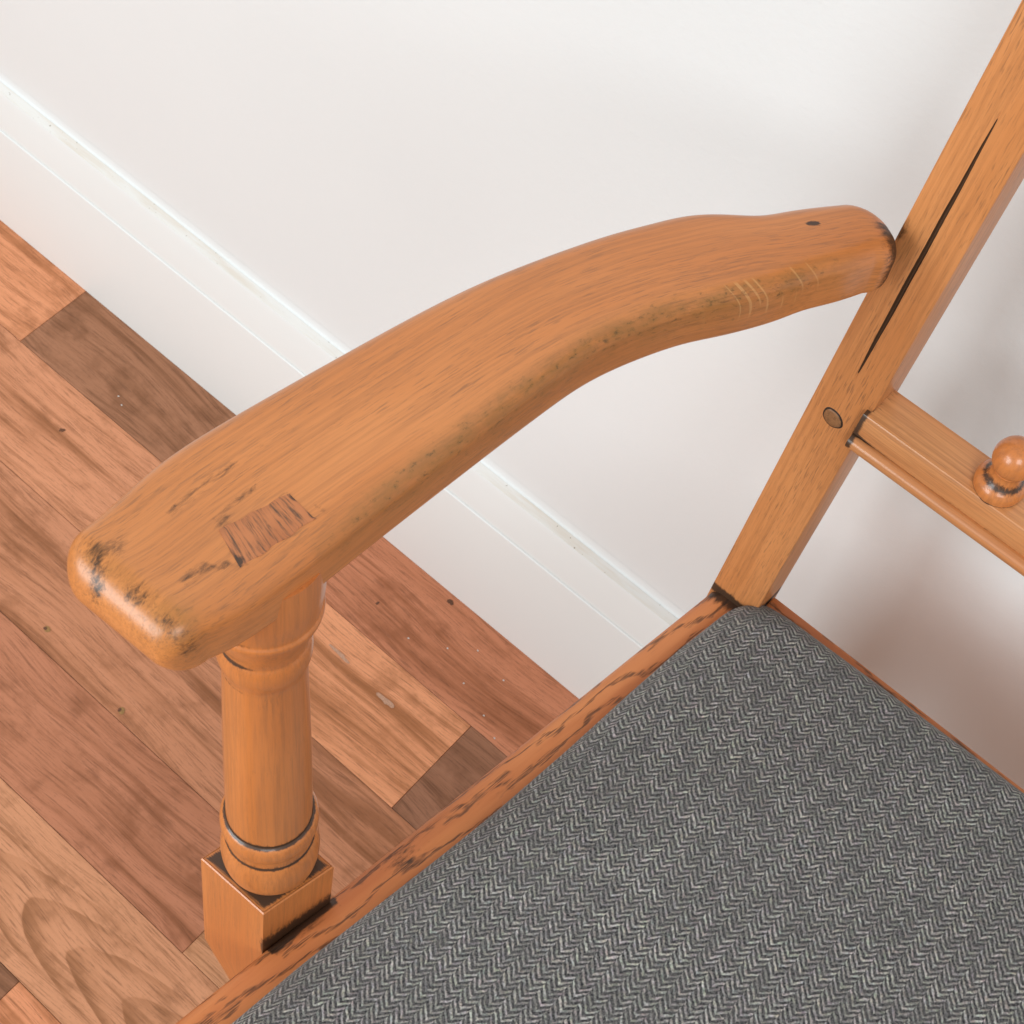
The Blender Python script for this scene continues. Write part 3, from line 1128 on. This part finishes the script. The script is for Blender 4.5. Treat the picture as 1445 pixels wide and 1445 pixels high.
# ---- lower back rail with bead and knobs ----
RX0, RX1 = B.x + SW + 0.0008, 2 * XC - B.x - SW - 0.0008
rp = [(-0.0478, 0.5960), (-0.0655, 0.5967), (-0.0664, 0.5966), (-0.0669, 0.5960), (-0.0686, 0.5868), (-0.0686, 0.5852), (-0.0679, 0.5845), (-0.0679, 0.5838)]
bc, br = (-0.0685, 0.5804), 0.0036
for k in range(12):
    a = math.radians(80 + 205 * k / 11)
    rp.append((bc[0] + br * math.cos(a), bc[1] + br * math.sin(a)))
rp += [(-0.0660, 0.5762), (-0.0480, 0.5762)]
rows, G, S = [], [], []
N = 110
for i in range(N + 1):
    q = i / N
    x = RX0 + (RX1 - RX0) * (q ** 1.6)
    ring = []
    for k, (y, z) in enumerate(rp):
        ring.append((x, y, z))
        G.append((x + 5, y * 1.0 + z, z * .5))
        st = 0.95 * gauss(x - RX0, 0.0022)
        if k in (5, 6, 7, 8):
            st = max(st, 0.34 + 0.55 * gauss(x - RX0, 0.008))
        if k in (0, 1):
            st = max(st, .35 * gauss(x - RX0, 0.009))
        S.append(st)
    rows.append(ring)
V, Fc = loft(rows)
brail = make('back_rail', V, Fc, M_RAIL, chair, G, S, sharp=32)

KN = [(0.0, 0.0100), (0.0010, 0.0101), (0.0030, 0.0104), (0.0050, 0.0100), (0.0064, 0.0088), (0.0076, 0.0074), (0.0094, 0.0063), (0.0122, 0.0058), (0.0140, 0.0064)]
kr, kc = 0.0088, 0.0208
for k in range(18):
    a = math.radians(-48 + 138 * k / 17)
    KN.append((kc + kr * math.sin(a), max(kr * math.cos(a), 0.0002)))


def knob(x):
    rows, G, S = [], [], []
    o = Vector((x, -0.0568, 0.5962))
    ax = Vector((0, 0.0, 1.0)).normalized()
    for (h, r) in KN:
        ring = []
        for k in range(40):
            a = 2 * math.pi * k / 40
            ring.append((o.x + r * math.cos(a), o.y + r * math.sin(a), o.z + h))
            G.append((h + 7, r * math.cos(a), r * math.sin(a)))
            S.append(max(0.75 * gauss(h - 0.0082, 0.0016), 0.95 * gauss(h, 0.0009)))
        rows.append(ring)
    V, Fc = loft(rows)
    return make('spindle_knob', V, Fc, M_POST, brail, G, S, sharp=60)


knob(-0.0418)
for k in range(1, 4):
    knob(-0.0418 + 0.0845 * k)

# upper back rails (just outside the picture, they shade the wall)
box_part('upper_back_rail', Vector((RX0, -0.0345, 0.775)), Vector((RX1 - RX0, 0, 0)), Vector((0, 0.018, 0)), Vector((0, 0, 0.026)), M_RAIL)
box_part('crest_rail', Vector((RX0, -0.0290, 0.825)), Vector((RX1 - RX0, 0, 0)), Vector((0, 0.018, 0)), Vector((0, 0, 0.02)), M_RAIL)

# a stray pale fibre lying on the seat
FV, FF = [], []
rnd = random.Random(5)


def lint(p, d1, L, wd):
    q = Vector(p)
    d = Vector(d1).normalized()
    base = len(FV)
    sd = Vector((0, 0, 1)).cross(d).normalized()
    for k in range(9):
        FV.append(q - sd * wd / 2 + Vector((0, 0, .0004)))
        FV.append(q + sd * wd / 2 + Vector((0, 0, .0004)))
        d = (d + Vector((rnd.uniform(-.5, .5), rnd.uniform(-.5, .5), 0))).normalized()
        q = q + d * L / 8
    for k in range(8):
        FF.append((base + 2 * k, base + 2 * k + 1, base + 2 * k + 3, base + 2 * k + 2))


for (u, v, L, wd) in [(0.245, 0.185, 0.006, 0.00022), (0.30, 0.42, 0.007, 0.00012), (0.13, 0.52, 0.005, 0.00015), (0.17, 0.09, 0.006, 0.0001)]:
    lint(seat_pt(u, v), (rnd.uniform(.2, 1), rnd.uniform(.2, 1), 0), L, wd)
lo = make('lint', FV, FF, plain("pale lint", (0.62, 0.57, 0.48), 0.8), cush, smooth=False)
lo['kind'] = 'stuff'
